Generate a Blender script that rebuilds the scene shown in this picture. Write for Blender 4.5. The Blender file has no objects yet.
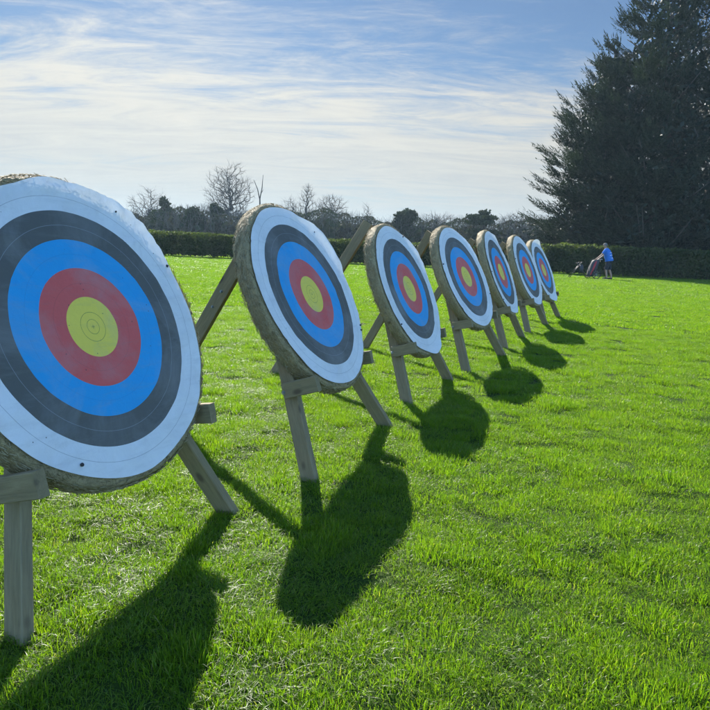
import bpy, bmesh, math, random
import numpy as np
from mathutils import Vector, Matrix, noise

random.seed(7)
rng = np.random.default_rng(7)
scene = bpy.context.scene
R = math.radians

# ---------------------------------------------------------------- camera
cam_data = bpy.data.cameras.new('camera')
cam = bpy.data.objects.new('camera', cam_data)
scene.collection.objects.link(cam)
cam_data.sensor_width = 36.0
cam_data.sensor_fit = 'HORIZONTAL'
cam_data.lens = 665.73 / 710.0 * 36.0
cam_data.clip_start = 0.05
cam_data.clip_end = 4000
cam_r = Vector((0.99896236, 0.0076407, 0.04489793))
cam_u = Vector((-0.04554343, 0.16759317, 0.9848037))
cam_f = Vector((0.0, 0.98582663, -0.16776725))
CAMH = 1.3344
mw = Matrix((
    (cam_r.x, cam_u.x, -cam_f.x, 0.0),
    (cam_r.y, cam_u.y, -cam_f.y, 0.0),
    (cam_r.z, cam_u.z, -cam_f.z, CAMH),
    (0, 0, 0, 1)))
cam.matrix_world = mw
scene.camera = cam

# ---------------------------------------------------------------- light
SUN_AZ = R(-16.5)      # clockwise from +Y
SUN_EL = R(35.5)
sun_dir = Vector((math.sin(SUN_AZ) * math.cos(SUN_EL), math.cos(SUN_AZ) * math.cos(SUN_EL), math.sin(SUN_EL)))
sd = bpy.data.lights.new('sun', 'SUN')
sd.energy = 5.0
sd.angle = R(0.6)
sd.color = (1.0, 0.95, 0.86)
sun = bpy.data.objects.new('sun', sd)
scene.collection.objects.link(sun)
sun.rotation_euler = sun_dir.to_track_quat('Z', 'Y').to_euler()

world = bpy.data.worlds.new('World')
scene.world = world
world.use_nodes = True
HAZE = 0.0004
SKY_STRENGTH = 0.10
EXPOSURE = 1.12
CLOUD = (3.15, 3.03, 2.70)


def build_world():
    nt = world.node_tree
    nt.nodes.clear()
    N = nt.nodes.new
    L = nt.links.new
    out = N('ShaderNodeOutputWorld')
    bg = N('ShaderNodeBackground')
    bg.inputs['Strength'].default_value = SKY_STRENGTH
    L(bg.outputs[0], out.inputs[0])
    sky = N('ShaderNodeTexSky')
    sky.sky_type = 'NISHITA'
    sky.sun_disc = False
    sky.sun_elevation = SUN_EL
    sky.sun_rotation = SUN_AZ % (2 * math.pi)
    sky.air_density = 1.0
    sky.dust_density = 0.25
    sky.ozone_density = 1.6
    tc = N('ShaderNodeTexCoord')
    sep = N('ShaderNodeSeparateXYZ')
    L(tc.outputs['Generated'], sep.inputs[0])

    def math_(op, a, b=None, clamp=False):
        m = N('ShaderNodeMath')
        m.operation = op
        m.use_clamp = clamp
        for k, v in enumerate((a, b)):
            if v is None:
                continue
            if isinstance(v, (int, float)):
                m.inputs[k].default_value = v
            else:
                L(v, m.inputs[k])
        return m.outputs[0]
    z = math_('ADD', math_('MAXIMUM', sep.outputs['Z'], 0.0), 0.16)
    px = math_('DIVIDE', sep.outputs['X'], z)
    py = math_('DIVIDE', sep.outputs['Y'], z)
    comb = N('ShaderNodeCombineXYZ')
    L(px, comb.inputs[0])
    L(py, comb.inputs[1])

    def noise_(scale, sx, sy, rot, detail, rough, dist, loc=(0, 0, 0)):
        mp = N('ShaderNodeMapping')
        mp.inputs['Scale'].default_value = (sx, sy, 1)
        mp.inputs['Rotation'].default_value = (0, 0, R(rot))
        mp.inputs['Location'].default_value = loc
        L(comb.outputs[0], mp.inputs['Vector'])
        n = N('ShaderNodeTexNoise')
        n.inputs['Scale'].default_value = scale
        n.inputs['Detail'].default_value = detail
        n.inputs['Roughness'].default_value = rough
        n.inputs['Distortion'].default_value = dist
        L(mp.outputs[0], n.inputs['Vector'])
        return n.outputs['Fac']
    big = noise_(0.8, 0.7, 1.5, 14, 4, 0.5, 0.5, (1.3, 0.6, 0))
    fine = noise_(2.3, 0.6, 1.9, 17, 10, 0.68, 1.1, (4.2, 2.0, 0))
    wisp = noise_(9.0, 0.7, 1.9, -6, 9, 0.72, 0.9)
    # veil thickens towards the horizon
    veil = math_('MINIMUM', math_('MAXIMUM', math_('SUBTRACT', 1.84, math_('MULTIPLY', sep.outputs['Z'], 5.7)), 0.05), 1.1)
    # thin cloud sits mostly on the sun's side of the sky
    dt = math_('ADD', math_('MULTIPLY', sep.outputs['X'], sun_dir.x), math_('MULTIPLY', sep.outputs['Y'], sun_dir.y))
    veil = math_('ADD', veil, math_('MINIMUM', math_('MULTIPLY', math_('SUBTRACT', dt, 0.35), 0.8), 0.0))
    f = math_('ADD', math_('MULTIPLY', math_('SUBTRACT', big, 0.5), 1.5),
              math_('MULTIPLY', math_('SUBTRACT', fine, 0.5), 1.45))
    f = math_('ADD', f, math_('MULTIPLY', math_('SUBTRACT', wisp, 0.5), 0.6))
    f = math_('ADD', f, veil)
    mr = N('ShaderNodeMapRange')
    mr.interpolation_type = 'SMOOTHSTEP'
    mr.inputs['From Min'].default_value = 0.12
    mr.inputs['From Max'].default_value = 1.0
    mr.inputs['To Min'].default_value = 0.04
    mr.inputs['To Max'].default_value = 0.93
    L(f, mr.inputs['Value'])
    # cloud colour, a little greyer in places
    cr = N('ShaderNodeMix')
    cr.data_type = 'RGBA'
    cr.inputs['A'].default_value = (CLOUD[0] * .68, CLOUD[1] * .75, CLOUD[2] * .86, 1)
    cr.inputs['B'].default_value = (*CLOUD, 1)
    mr2 = N('ShaderNodeMapRange')
    mr2.inputs['From Min'].default_value = 0.35
    mr2.inputs['From Max'].default_value = 0.62
    L(fine, mr2.inputs['Value'])
    # low band near the horizon is greyer/bluer
    low = N('ShaderNodeMapRange')
    low.interpolation_type = 'SMOOTHSTEP'
    low.inputs['From Min'].default_value = 0.0
    low.inputs['From Max'].default_value = 0.17
    low.inputs['To Min'].default_value = 0.25
    low.inputs['To Max'].default_value = 1.0
    L(sep.outputs['Z'], low.inputs['Value'])
    cf = math_('MULTIPLY', mr2.outputs[0], low.outputs[0])
    cf = math_('ADD', math_('MULTIPLY', cf, 0.6), math_('MULTIPLY', low.outputs[0], 0.4))
    L(cf, cr.inputs['Factor'])
    mx = N('ShaderNodeMix')
    mx.data_type = 'RGBA'
    L(mr.outputs[0], mx.inputs['Factor'])
    tint = N('ShaderNodeMix')
    tint.data_type = 'RGBA'
    tint.blend_type = 'MULTIPLY'
    tint.inputs['Factor'].default_value = 1.0
    tint.inputs['B'].default_value = (0.60, 0.80, 1.0, 1)
    side = N('ShaderNodeMapRange')          # sky dimmed on the sun side, boosted opposite as added fill for target faces
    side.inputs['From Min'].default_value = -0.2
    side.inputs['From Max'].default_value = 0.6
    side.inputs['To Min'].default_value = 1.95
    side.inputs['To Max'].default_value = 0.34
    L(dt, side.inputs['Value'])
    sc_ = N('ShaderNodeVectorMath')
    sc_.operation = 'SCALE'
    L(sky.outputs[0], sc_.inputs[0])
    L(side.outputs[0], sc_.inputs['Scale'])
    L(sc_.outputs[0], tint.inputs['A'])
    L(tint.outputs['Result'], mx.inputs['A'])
    # thin cloud scatters forward: brighter towards the sun
    d3 = math_('ADD', dt, math_('MULTIPLY', sep.outputs['Z'], sun_dir.z))
    glow = math_('ADD', 1.0, math_('MULTIPLY', math_('POWER', math_('MAXIMUM', d3, 0.0), 7.0), 0.55))
    gs = N('ShaderNodeVectorMath')
    gs.operation = 'SCALE'
    L(cr.outputs['Result'], gs.inputs[0])
    L(glow, gs.inputs['Scale'])
    L(gs.outputs[0], mx.inputs['B'])
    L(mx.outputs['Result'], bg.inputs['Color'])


build_world()

scene.view_settings.view_transform = 'Standard'
scene.view_settings.look = 'None'
scene.view_settings.exposure = EXPOSURE
scene.view_settings.gamma = 1.0
scene.view_settings.use_curve_mapping = False
scene.render.engine = 'CYCLES'
scene.cycles.use_denoising = True
scene.cycles.use_adaptive_sampling = True
scene.cycles.adaptive_threshold = 0.03
scene.cycles.use_light_tree = False
scene.cycles.max_bounces = 6
scene.cycles.diffuse_bounces = 3
scene.cycles.glossy_bounces = 2
scene.cycles.transmission_bounces = 4
scene.cycles.transparent_max_bounces = 8
scene.cycles.volume_bounces = 0
scene.cycles.caustics_reflective = False
scene.cycles.caustics_refractive = False

col = scene.collection


# ---------------------------------------------------------------- helpers
def link(o, parent=None):
    col.objects.link(o)
    if parent is not None:
        o.parent = parent
    return o


def tag(o, label=None, cat=None, group=None, kind=None):
    if label:
        o['label'] = label
    if cat:
        o['category'] = cat
    if group:
        o['group'] = group
    if kind:
        o['kind'] = kind
    return o


def empty(name, loc, rot=(0, 0, 0)):
    o = bpy.data.objects.new(name, None)
    o.empty_display_size = 0.1
    o.location = loc
    o.rotation_euler = rot
    return link(o)


def mesh_np(name, V, F, mat, parent=None, smooth=False):
    """V (n,3), F list/array of faces (all same size or list of tuples)"""
    me = bpy.data.meshes.new(name)
    V = np.asarray(V, dtype=np.float32)
    if isinstance(F, np.ndarray):
        k = F.shape[1]
        me.vertices.add(len(V))
        me.vertices.foreach_set('co', V.ravel())
        me.loops.add(F.size)
        me.loops.foreach_set('vertex_index', F.ravel().astype(np.int32))
        me.polygons.add(len(F))
        me.polygons.foreach_set('loop_start', np.arange(0, F.size, k, dtype=np.int32))
        me.update(calc_edges=True)
    else:
        me.from_pydata([tuple(v) for v in V], [], F)
    me.validate()
    if smooth:
        me.polygons.foreach_set('use_smooth', [True] * len(me.polygons))
    for m in (mat if isinstance(mat, (list, tuple)) else [mat]):
        me.materials.append(m)
    o = bpy.data.objects.new(name, me)
    return link(o, parent)


def bm_obj(name, bm, mat, parent=None, smooth=False):
    me = bpy.data.meshes.new(name)
    bm.normal_update()
    bm.to_mesh(me)
    bm.free()
    if smooth:
        me.polygons.foreach_set('use_smooth', [True] * len(me.polygons))
    me.materials.append(mat)
    o = bpy.data.objects.new(name, me)
    return link(o, parent)


def board(bm, a, b, w, t, wdir, bev=0.004, taper=1.0, twist=0.0):
    """sawn board from a to b; w across wdir, t across the remaining axis; subdivided and slightly uneven"""
    a = Vector(a); b = Vector(b)
    d = (b - a).normalized()
    wd = Vector(wdir)
    wd = (wd - d * wd.dot(d)).normalized()
    td = d.cross(wd)
    n = 8
    rings = []
    prof = []
    hw, ht = w / 2, t / 2
    for sx, sy in ((1, 1), (-1, 1), (-1, -1), (1, -1)):
        if sx * sy > 0:
            prof += [(sx * hw, sy * (ht - bev)), (sx * (hw - bev), sy * ht)]
        else:
            prof += [(sx * (hw - bev), sy * ht), (sx * hw, sy * (ht - bev))]
    ph = random.random() * 9
    for k in range(n + 1):
        f = k / n
        c = a.lerp(b, f) + wd * 0.0015 * math.sin(ph + 5 * f) + td * 0.0015 * math.cos(ph + 4 * f)
        rings.append([bm.verts.new(c + wd * (p * (1 + .01 * math.sin(ph + 17 * f + i))) + td * q) for i, (p, q) in enumerate(prof)])
    m = len(prof)
    for k in range(n):
        for i in range(m):
            bm.faces.new((rings[k][i], rings[k][(i + 1) % m], rings[k + 1][(i + 1) % m], rings[k + 1][i]))
    bm.faces.new(rings[0][::-1])
    bm.faces.new(rings[-1])


def tube(V, F, pts, radii, sides=6, cap=True):
    """append a tube to python lists"""
    base = len(V)
    pts = [Vector(p) for p in pts]
    prev = None
    for k, p in enumerate(pts):
        d = (pts[min(k + 1, len(pts) - 1)] - pts[max(k - 1, 0)])
        if d.length < 1e-9:
            d = Vector((0, 0, 1))
        d.normalize()
        if prev is None:
            x = d.orthogonal().normalized()
        else:
            x = (prev - d * prev.dot(d))
            x = x.normalized() if x.length > 1e-6 else d.orthogonal().normalized()
        prev = x
        y = d.cross(x)
        for i in range(sides):
            a = 2 * math.pi * i / sides
            V.append(p + (x * math.cos(a) + y * math.sin(a)) * radii[k])
    for k in range(len(pts) - 1):
        for i in range(sides):
            j = (i + 1) % sides
            F.append((base + k * sides + i, base + k * sides + j, base + (k + 1) * sides + j, base + (k + 1) * sides + i))
    if cap:
        F.append(tuple(base + i for i in range(sides))[::-1])
        e = base + (len(pts) - 1) * sides
        F.append(tuple(e + i for i in range(sides)))


def tube_obj(name, paths, mat, parent=None, sides=8, smooth=True):
    V, F = [], []
    for pts, radii in paths:
        if isinstance(radii, (int, float)):
            radii = [radii] * len(pts)
        tube(V, F, pts, radii, sides)
    return mesh_np(name, V, F, mat, parent, smooth)


# ---------------------------------------------------------------- materials
def new_mat(name):
    m = bpy.data.materials.new(name)
    m.use_nodes = True
    nt = m.node_tree
    nt.nodes.clear()
    out = nt.nodes.new('ShaderNodeOutputMaterial')
    return m, nt, out


class NB:
    def __init__(self, nt):
        self.nt = nt

    def n(self, t, **kw):
        x = self.nt.nodes.new(t)
        for k, v in kw.items():
            setattr(x, k, v)
        return x

    def l(self, a, b):
        self.nt.links.new(a, b)

    def math(self, op, a, b=None, c=None, clamp=False):
        m = self.n('ShaderNodeMath', operation=op, use_clamp=clamp)
        for k, v in enumerate((a, b, c)):
            if v is None:
                continue
            if isinstance(v, (int, float)):
                m.inputs[k].default_value = v
            else:
                self.l(v, m.inputs[k])
        return m.outputs[0]

    def mix(self, fac, a, b, blend='MIX'):
        m = self.n('ShaderNodeMix', data_type='RGBA', blend_type=blend)
        for key, v in (('Factor', fac), ('A', a), ('B', b)):
            s = m.inputs[key]
            if isinstance(v, (int, float)):
                s.default_value = v
            elif isinstance(v, tuple):
                s.default_value = v if len(v) == 4 else (*v, 1)
            else:
                self.l(v, s)
        return m.outputs['Result']

    def noise(self, vec, scale, detail=4, rough=0.5, dist=0.0):
        n = self.n('ShaderNodeTexNoise')
        n.inputs['Scale'].default_value = scale
        n.inputs['Detail'].default_value = detail
        n.inputs['Roughness'].default_value = rough
        n.inputs['Distortion'].default_value = dist
        if vec is not None:
            self.l(vec, n.inputs['Vector'])
        return n.outputs['Fac']

    def range(self, v, a, b, c=0.0, d=1.0, smooth=False):
        m = self.n('ShaderNodeMapRange')
        if smooth:
            m.interpolation_type = 'SMOOTHSTEP'
        for k, x in zip(('From Min', 'From Max', 'To Min', 'To Max'), (a, b, c, d)):
            m.inputs[k].default_value = x
        self.l(v, m.inputs['Value'])
        return m.outputs[0]

    def mapping(self, vec, scale=(1, 1, 1), rot=(0, 0, 0), loc=(0, 0, 0)):
        m = self.n('ShaderNodeMapping')
        m.inputs['Scale'].default_value = scale
        m.inputs['Rotation'].default_value = rot
        m.inputs['Location'].default_value = loc
        self.l(vec, m.inputs['Vector'])
        return m.outputs[0]

    def bump(self, h, strength=0.5, dist=0.01):
        b = self.n('ShaderNodeBump')
        b.inputs['Strength'].default_value = strength
        b.inputs['Distance'].default_value = dist
        self.l(h, b.inputs['Height'])
        return b.outputs[0]


def simple(name, color, rough=0.6, metal=0.0, var=0.15, scale=20):
    m, nt, out = new_mat(name)
    b = NB(nt)
    p = b.n('ShaderNodeBsdfPrincipled')
    tc = b.n('ShaderNodeTexCoord')
    f = b.noise(tc.outputs['Object'], scale, 5, 0.6)
    c = b.mix(b.range(f, 0.3, 0.7), tuple(x * (1 - var) for x in color), tuple(min(1, x * (1 + var)) for x in color))
    b.l(c, p.inputs['Base Color'])
    p.inputs['Roughness'].default_value = rough
    p.inputs['Metallic'].default_value = metal
    b.l(p.outputs[0], out.inputs[0])
    return m


def leafy(name, c1, c2, trans=0.35, rough=0.5, tcol=None, scale=0.6, spec=0.4, random_amt=True):
    m, nt, out = new_mat(name)
    b = NB(nt)
    p = b.n('ShaderNodeBsdfPrincipled')
    geo = b.n('ShaderNodeNewGeometry')
    f = b.noise(geo.outputs['Position'], scale, 3, 0.6)
    g = b.math('ADD', b.range(f, 0.35, 0.65, 0, 0.7), b.math('MULTIPLY', geo.outputs['Random Per Island'], 0.5), clamp=True)
    c = b.mix(g, c1, c2)
    b.l(c, p.inputs['Base Color'])
    p.inputs['Roughness'].default_value = rough
    p.inputs['Specular IOR Level'].default_value = spec
    t = b.n('ShaderNodeBsdfTranslucent')
    tc = b.mix(1.0, c, tcol or (1.5, 1.6, 0.8, 1), 'MULTIPLY')
    b.l(tc, t.inputs['Color'])
    mx = b.n('ShaderNodeMixShader')
    mx.inputs[0].default_value = trans
    b.l(p.outputs[0], mx.inputs[1])
    b.l(t.outputs[0], mx.inputs[2])
    b.l(mx.outputs[0], out.inputs[0])
    return m


def mat_grass():
    m, nt, out = new_mat('grass blade')
    b = NB(nt)
    geo = b.n('ShaderNodeNewGeometry')
    oi = b.n('ShaderNodeObjectInfo')
    tc = b.n('ShaderNodeTexCoord')
    isl = geo.outputs['Random Per Island']
    big = b.noise(geo.outputs['Position'], 0.9, 4, 0.6)
    c = b.mix(isl, (0.048, 0.115, 0.007), (0.162, 0.228, 0.014))
    c = b.mix(b.range(big, 0.35, 0.66, 0, 0.45), c, (0.135, 0.195, 0.020))
    c = b.mix(b.math('MULTIPLY', oi.outputs['Random'], 0.35), c, (0.070, 0.150, 0.012))
    # a few straw coloured dead blades
    dead = b.math('GREATER_THAN', isl, 0.965)
    c = b.mix(b.math('MULTIPLY', dead, 0.7), c, (0.26, 0.23, 0.10))
    p = b.n('ShaderNodeBsdfPrincipled')
    b.l(c, p.inputs['Base Color'])
    p.inputs['Roughness'].default_value = 0.40
    p.inputs['Specular IOR Level'].default_value = 0.34
    t = b.n('ShaderNodeBsdfTranslucent')
    b.l(b.mix(1.0, c, (2.45, 2.75, 0.65, 1), 'MULTIPLY'), t.inputs['Color'])
    mx = b.n('ShaderNodeMixShader')
    mx.inputs[0].default_value = 0.5
    b.l(p.outputs[0], mx.inputs[1])
    b.l(t.outputs[0], mx.inputs[2])
    b.l(mx.outputs[0], out.inputs[0])
    return m


def mat_field():
    m, nt, out = new_mat('field turf')
    b = NB(nt)
    geo = b.n('ShaderNodeNewGeometry')
    pos = geo.outputs['Position']
    a = b.noise(pos, 0.35, 5, 0.6)
    f = b.noise(pos, 9, 6, 0.7)
    c = b.mix(b.range(a, 0.35, 0.65), (0.035, 0.070, 0.010), (0.050, 0.090, 0.012))
    c = b.mix(b.range(f, 0.3, 0.7), c, (0.024, 0.042, 0.008))
    p = b.n('ShaderNodeBsdfPrincipled')
    b.l(c, p.inputs['Base Color'])
    p.inputs['Roughness'].default_value = 0.9
    p.inputs['Specular IOR Level'].default_value = 0.1
    b.l(b.bump(b.noise(pos, 25, 4, 0.7), 0.8, 0.03), p.inputs['Normal'])
    b.l(p.outputs[0], out.inputs[0])
    return m


def mat_wood():
    m, nt, out = new_mat('weathered timber')
    b = NB(nt)
    tc = b.n('ShaderNodeTexCoord')
    oi = b.n('ShaderNodeObjectInfo')
    cmb = b.n('ShaderNodeCombineXYZ')
    b.l(b.math('MULTIPLY', oi.outputs['Random'], 37.0), cmb.inputs[0])
    b.l(b.math('MULTIPLY', oi.outputs['Random'], 11.0), cmb.inputs[1])
    add = b.n('ShaderNodeVectorMath', operation='ADD')
    b.l(tc.outputs['Object'], add.inputs[0])
    b.l(cmb.outputs[0], add.inputs[1])
    v = add.outputs[0]
    # grain runs along the object's long (z) axis
    grain = b.noise(b.mapping(v, (20, 20, 2.2)), 2.0, 8, 0.65, 0.6)
    fine = b.noise(b.mapping(v, (70, 70, 5)), 2.0, 6, 0.7)
    blot = b.noise(v, 4.5, 4, 0.6)
    kn = b.n('ShaderNodeTexVoronoi')
    kn.inputs['Scale'].default_value = 1.0
    b.l(b.mapping(v, (6, 6, 3.2)), kn.inputs['Vector'])
    knot = b.range(kn.outputs['Distance'], 0.07, 0.15, 1, 0, True)
    c = b.mix(b.range(grain, 0.3, 0.7), (0.190, 0.140, 0.070), (0.30, 0.235, 0.125))
    c = b.mix(b.range(blot, 0.4, 0.7, 0, 0.6), c, (0.215, 0.185, 0.10))
    c = b.mix(b.math('MULTIPLY', b.range(fine, 0.5, 0.75), 0.5), c, (0.09, 0.075, 0.055))
    c = b.mix(b.math('MULTIPLY', knot, 0.75), c, (0.065, 0.045, 0.03))
    p = b.n('ShaderNodeBsdfPrincipled')
    b.l(c, p.inputs['Base Color'])
    p.inputs['Roughness'].default_value = 0.75
    p.inputs['Specular IOR Level'].default_value = 0.3
    b.l(b.bump(b.math('ADD', grain, fine), 0.5, 0.003), p.inputs['Normal'])
    b.l(p.outputs[0], out.inputs[0])
    return m


def mat_straw():
    m, nt, out = new_mat('weathered straw')
    b = NB(nt)
    geo = b.n('ShaderNodeNewGeometry')
    tc = b.n('ShaderNodeTexCoord')
    isl = geo.outputs['Random Per Island']
    n1 = b.noise(tc.outputs['Object'], 60, 6, 0.75, 1.5)
    n2 = b.noise(tc.outputs['Object'], 6, 4, 0.6)
    c = b.mix(b.range(n1, 0.32, 0.68), (0.155, 0.115, 0.055), (0.50, 0.39, 0.20))
    c = b.mix(b.range(n2, 0.4, 0.7, 0, 0.5), c, (0.29, 0.235, 0.12))
    c = b.mix(b.math('MULTIPLY', b.math('GREATER_THAN', isl, 0.6), 0.7), c, (0.52, 0.45, 0.29))
    p = b.n('ShaderNodeBsdfPrincipled')
    b.l(c, p.inputs['Base Color'])
    p.inputs['Roughness'].default_value = 0.7
    p.inputs['Specular IOR Level'].default_value = 0.3
    b.l(b.bump(n1, 0.9, 0.006), p.inputs['Normal'])
    b.l(p.outputs[0], out.inputs[0])
    return m


def mat_face(seed):
    """five-colour archery face, radius measured in the face's own plane (object X/Z)"""
    m, nt, out = new_mat('printed target face')
    b = NB(nt)
    tc = b.n('ShaderNodeTexCoord')
    uv = b.n('ShaderNodeUVMap')
    uv.uv_map = 'face'
    sep = b.n('ShaderNodeSeparateXYZ')
    b.l(uv.outputs[0], sep.inputs[0])
    x, z = sep.outputs[0], sep.outputs[1]
    r = b.math('SQRT', b.math('ADD', b.math('MULTIPLY', x, x), b.math('MULTIPLY', z, z)))
    cr = b.n('ShaderNodeValToRGB')
    cr.color_ramp.interpolation = 'CONSTANT'
    els = cr.color_ramp.elements
    cols = [(0.92, 0.71, 0.10), (0.72, 0.120, 0.105), (0.016, 0.360, 0.720), (0.112, 0.112, 0.098), (0.82, 0.82, 0.80)]
    pos = [0, .122, .244, .366, .488]
    while len(els) < 5:
        els.new(0.5)
    for e, q, cc in zip(els, pos, cols):
        e.position = q
        e.color = (*cc, 1)
    b.l(r, cr.inputs[0])
    c = cr.outputs[0]

    def line(c, rad, w, colr, amt):
        d = b.math('ABSOLUTE', b.math('SUBTRACT', r, rad))
        return b.mix(b.math('MULTIPLY', b.math('LESS_THAN', d, w), amt), c, colr)
    c = line(c, .0305, .0009, (0.12, 0.11, 0.03), .8)
    c = line(c, .061, .0009, (0.12, 0.11, 0.03), .8)
    c = line(c, .183, .0008, (0.16, 0.03, 0.04), .25)
    c = line(c, .305, .0008, (0.02, 0.12, 0.34), .25)
    c = line(c, .427, .0010, (0.42, 0.44, 0.46), .45)
    c = line(c, .549, .0010, (0.15, 0.16, 0.17), .5)
    # centre cross
    ax, az = b.math('ABSOLUTE', x), b.math('ABSOLUTE', z)
    cross = b.math('LESS_THAN', b.math('MINIMUM', ax, az), 0.0008)
    cross = b.math('MULTIPLY', cross, b.math('LESS_THAN', b.math('MAXIMUM', ax, az), 0.008))
    c = b.mix(cross, c, (0.05, 0.05, 0.02))
    # arrow holes, denser toward the middle
    uvs = b.mapping(uv.outputs[0], (1, 1, 1), loc=(seed * 1.37, seed * 0.71, 0))
    vo = b.n('ShaderNodeTexVoronoi')
    vo.inputs['Scale'].default_value = 34
    b.l(uvs, vo.inputs['Vector'])
    sel = b.n('ShaderNodeSeparateColor')
    b.l(vo.outputs['Color'], sel.inputs[0])
    thr = b.range(r, 0.0, 0.45, 0.50, 0.965)
    hole = b.math('MULTIPLY', b.math('LESS_THAN', vo.outputs['Distance'], 0.085), b.math('GREATER_THAN', sel.outputs[0], thr))
    c = b.mix(b.math('MULTIPLY', hole, .85), c, (0.03, 0.028, 0.025))
    # fading, water stains and scuffs in the paper
    st = b.noise(uvs, 3.2, 6, 0.65, 0.6)
    c = b.mix(b.range(st, 0.46, 0.75, 0, 0.34), c, (0.42, 0.43, 0.42))
    st2 = b.noise(b.mapping(uvs, (1.5, 9, 1), rot=(0, 0, 0.6)), 3.0, 6, 0.7)
    c = b.mix(b.range(st2, 0.52, 0.8, 0, 0.24), c, (0.28, 0.28, 0.27))
    p = b.n('ShaderNodeBsdfPrincipled')
    b.l(c, p.inputs['Base Color'])
    p.inputs['Roughness'].default_value = 0.55
    p.inputs['Specular IOR Level'].default_value = 0.35
    b.l(b.bump(b.math('ADD', st, b.noise(uvs, 18, 4, 0.6)), 0.45, 0.012), p.inputs['Normal'])
    t = b.n('ShaderNodeBsdfTranslucent')
    b.l(c, t.inputs['Color'])
    mx = b.n('ShaderNodeMixShader')
    mx.inputs[0].default_value = 0.12
    b.l(p.outputs[0], mx.inputs[1])
    b.l(t.outputs[0], mx.inputs[2])
    b.l(mx.outputs[0], out.inputs[0])
    return m


M_GRASS = mat_grass()
M_FIELD = mat_field()
M_WOOD = mat_wood()
M_STRAW = mat_straw()
M_STEEL = simple('galvanised bolt', (0.30, 0.32, 0.34), 0.45, 0.8)
M_PIN = simple('black pin', (0.02, 0.02, 0.022), 0.4)
M_BARK = simple('dark bark', (0.085, 0.075, 0.06), 0.9, 0, 0.35, 6)
M_TWIG = simple('bare twigs', (0.095, 0.085, 0.07), 0.9, 0, 0.3, 3)
M_HEDGE = leafy('hedge leaves', (0.032, 0.046, 0.022), (0.085, 0.112, 0.036), 0.45, 0.6, spec=0.15)
M_CONIFER = leafy('conifer sprays', (0.016, 0.028, 0.021), (0.034, 0.050, 0.031), 0.13, 0.6, scale=0.35, spec=0.25)
M_EVERG = leafy('evergreen leaves', (0.024, 0.036, 0.020), (0.046, 0.060, 0.030), 0.12, 0.9, spec=0.04)
M_SCRUB = leafy('scrub and dead leaves', (0.042, 0.040, 0.030), (0.075, 0.072, 0.048), 0.12, 0.95, spec=0.03)


# ---------------------------------------------------------------- ground
def gh(x, y):
    d = math.hypot(x, y)
    n = noise.noise((x * 1.9, y * 2.8, 0.3)) * 0.030 + noise.noise((x * 4.2, y * 5.5, 4.0)) * 0.012
    n *= max(0.0, 1 - d / 60)
    return n + noise.noise((x * 0.25, y * 0.25, 9.0)) * 0.02 * max(0.0, 1 - d / 80)


def grid_axis():
    a = np.concatenate([np.arange(0, 12, 0.12), np.arange(12, 50, 0.6), np.geomspace(50, 1500, 26)])
    return np.concatenate([-a[:0:-1], a])


gx = grid_axis()
gy = gx
GX, GY = np.meshgrid(gx, gy, indexing='xy')
GZ = np.array([gh(x, y) for x, y in zip(GX.ravel(), GY.ravel())])
nx = len(gx)
idx = np.arange(nx * nx).reshape(nx, nx)
Fg = np.stack([idx[:-1, :-1], idx[:-1, 1:], idx[1:, 1:], idx[1:, :-1]], -1).reshape(-1, 4)
FARM = np.clip((np.hypot(GX.ravel(), GY.ravel()) - 30) / 30, 0, 1)
GZ = GZ - 0.014 * (1 - FARM)
field = mesh_np('grass_field', np.stack([GX.ravel(), GY.ravel(), GZ], -1), Fg, M_FIELD, None, True)
tag(field, kind='structure')


# grass blades, instanced clumps: nobody could count them
def clump_mesh(name, nbl, rad, h0, h1, w0, w1, seed, lean=0.55):
    r = np.random.default_rng(seed)
    ang = r.uniform(0, 2 * np.pi, nbl)
    rr = rad * np.sqrt(r.uniform(0, 1, nbl)) * (0.6 + 0.6 * r.uniform(0, 1, nbl))
    bx, by = rr * np.cos(ang), rr * np.sin(ang)
    H = r.uniform(h0, h1, nbl) * (1.15 - 0.5 * (rr / rad) ** 2)
    W = r.uniform(w0, w1, nbl)
    la = ang + r.normal(0, 1.2, nbl)
    ln = np.abs(r.normal(0, lean, nbl)) + 0.12
    fa = r.uniform(0, 2 * np.pi, nbl)
    V, F = [], []
    fx, fy = np.cos(fa), np.sin(fa)
    lx, ly = np.cos(la), np.sin(la)
    lev = [(0, 0, 1), (0.4, 0.16, 0.9), (0.75, 0.5, 0.65), (1.0, 0.95, 0.0)]
    P = []
    for t, b, w in lev:
        cx = bx + lx * ln * H * b
        cy = by + ly * ln * H * b
        cz = H * (t - 0.35 * ln * b * t) - 0.012
        if w > 0:
            P.append(np.stack([cx - fx * W * w / 2, cy - fy * W * w / 2, cz], -1))
            P.append(np.stack([cx + fx * W * w / 2, cy + fy * W * w / 2, cz], -1))
        else:
            P.append(np.stack([cx, cy, cz], -1))
    V = np.stack(P, 1).reshape(-1, 3)       # 7 verts a blade
    o = np.arange(nbl)[:, None] * 7
    tri = np.array([[0, 1, 3], [0, 3, 2], [2, 3, 5], [2, 5, 4], [4, 5, 6]])
    F = (o[:, :, None] + tri[None]).reshape(-1, 3)
    me = bpy.data.meshes.new(name)
    me.vertices.add(len(V)); me.vertices.foreach_set('co', V.astype(np.float32).ravel())
    me.loops.add(F.size); me.loops.foreach_set('vertex_index', F.ravel().astype(np.int32))
    me.polygons.add(len(F)); me.polygons.foreach_set('loop_start', np.arange(0, F.size, 3, dtype=np.int32))
    me.update(calc_edges=True)
    me.polygons.foreach_set('use_smooth', [True] * len(F))
    me.materials.append(M_GRASS)
    return me


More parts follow.
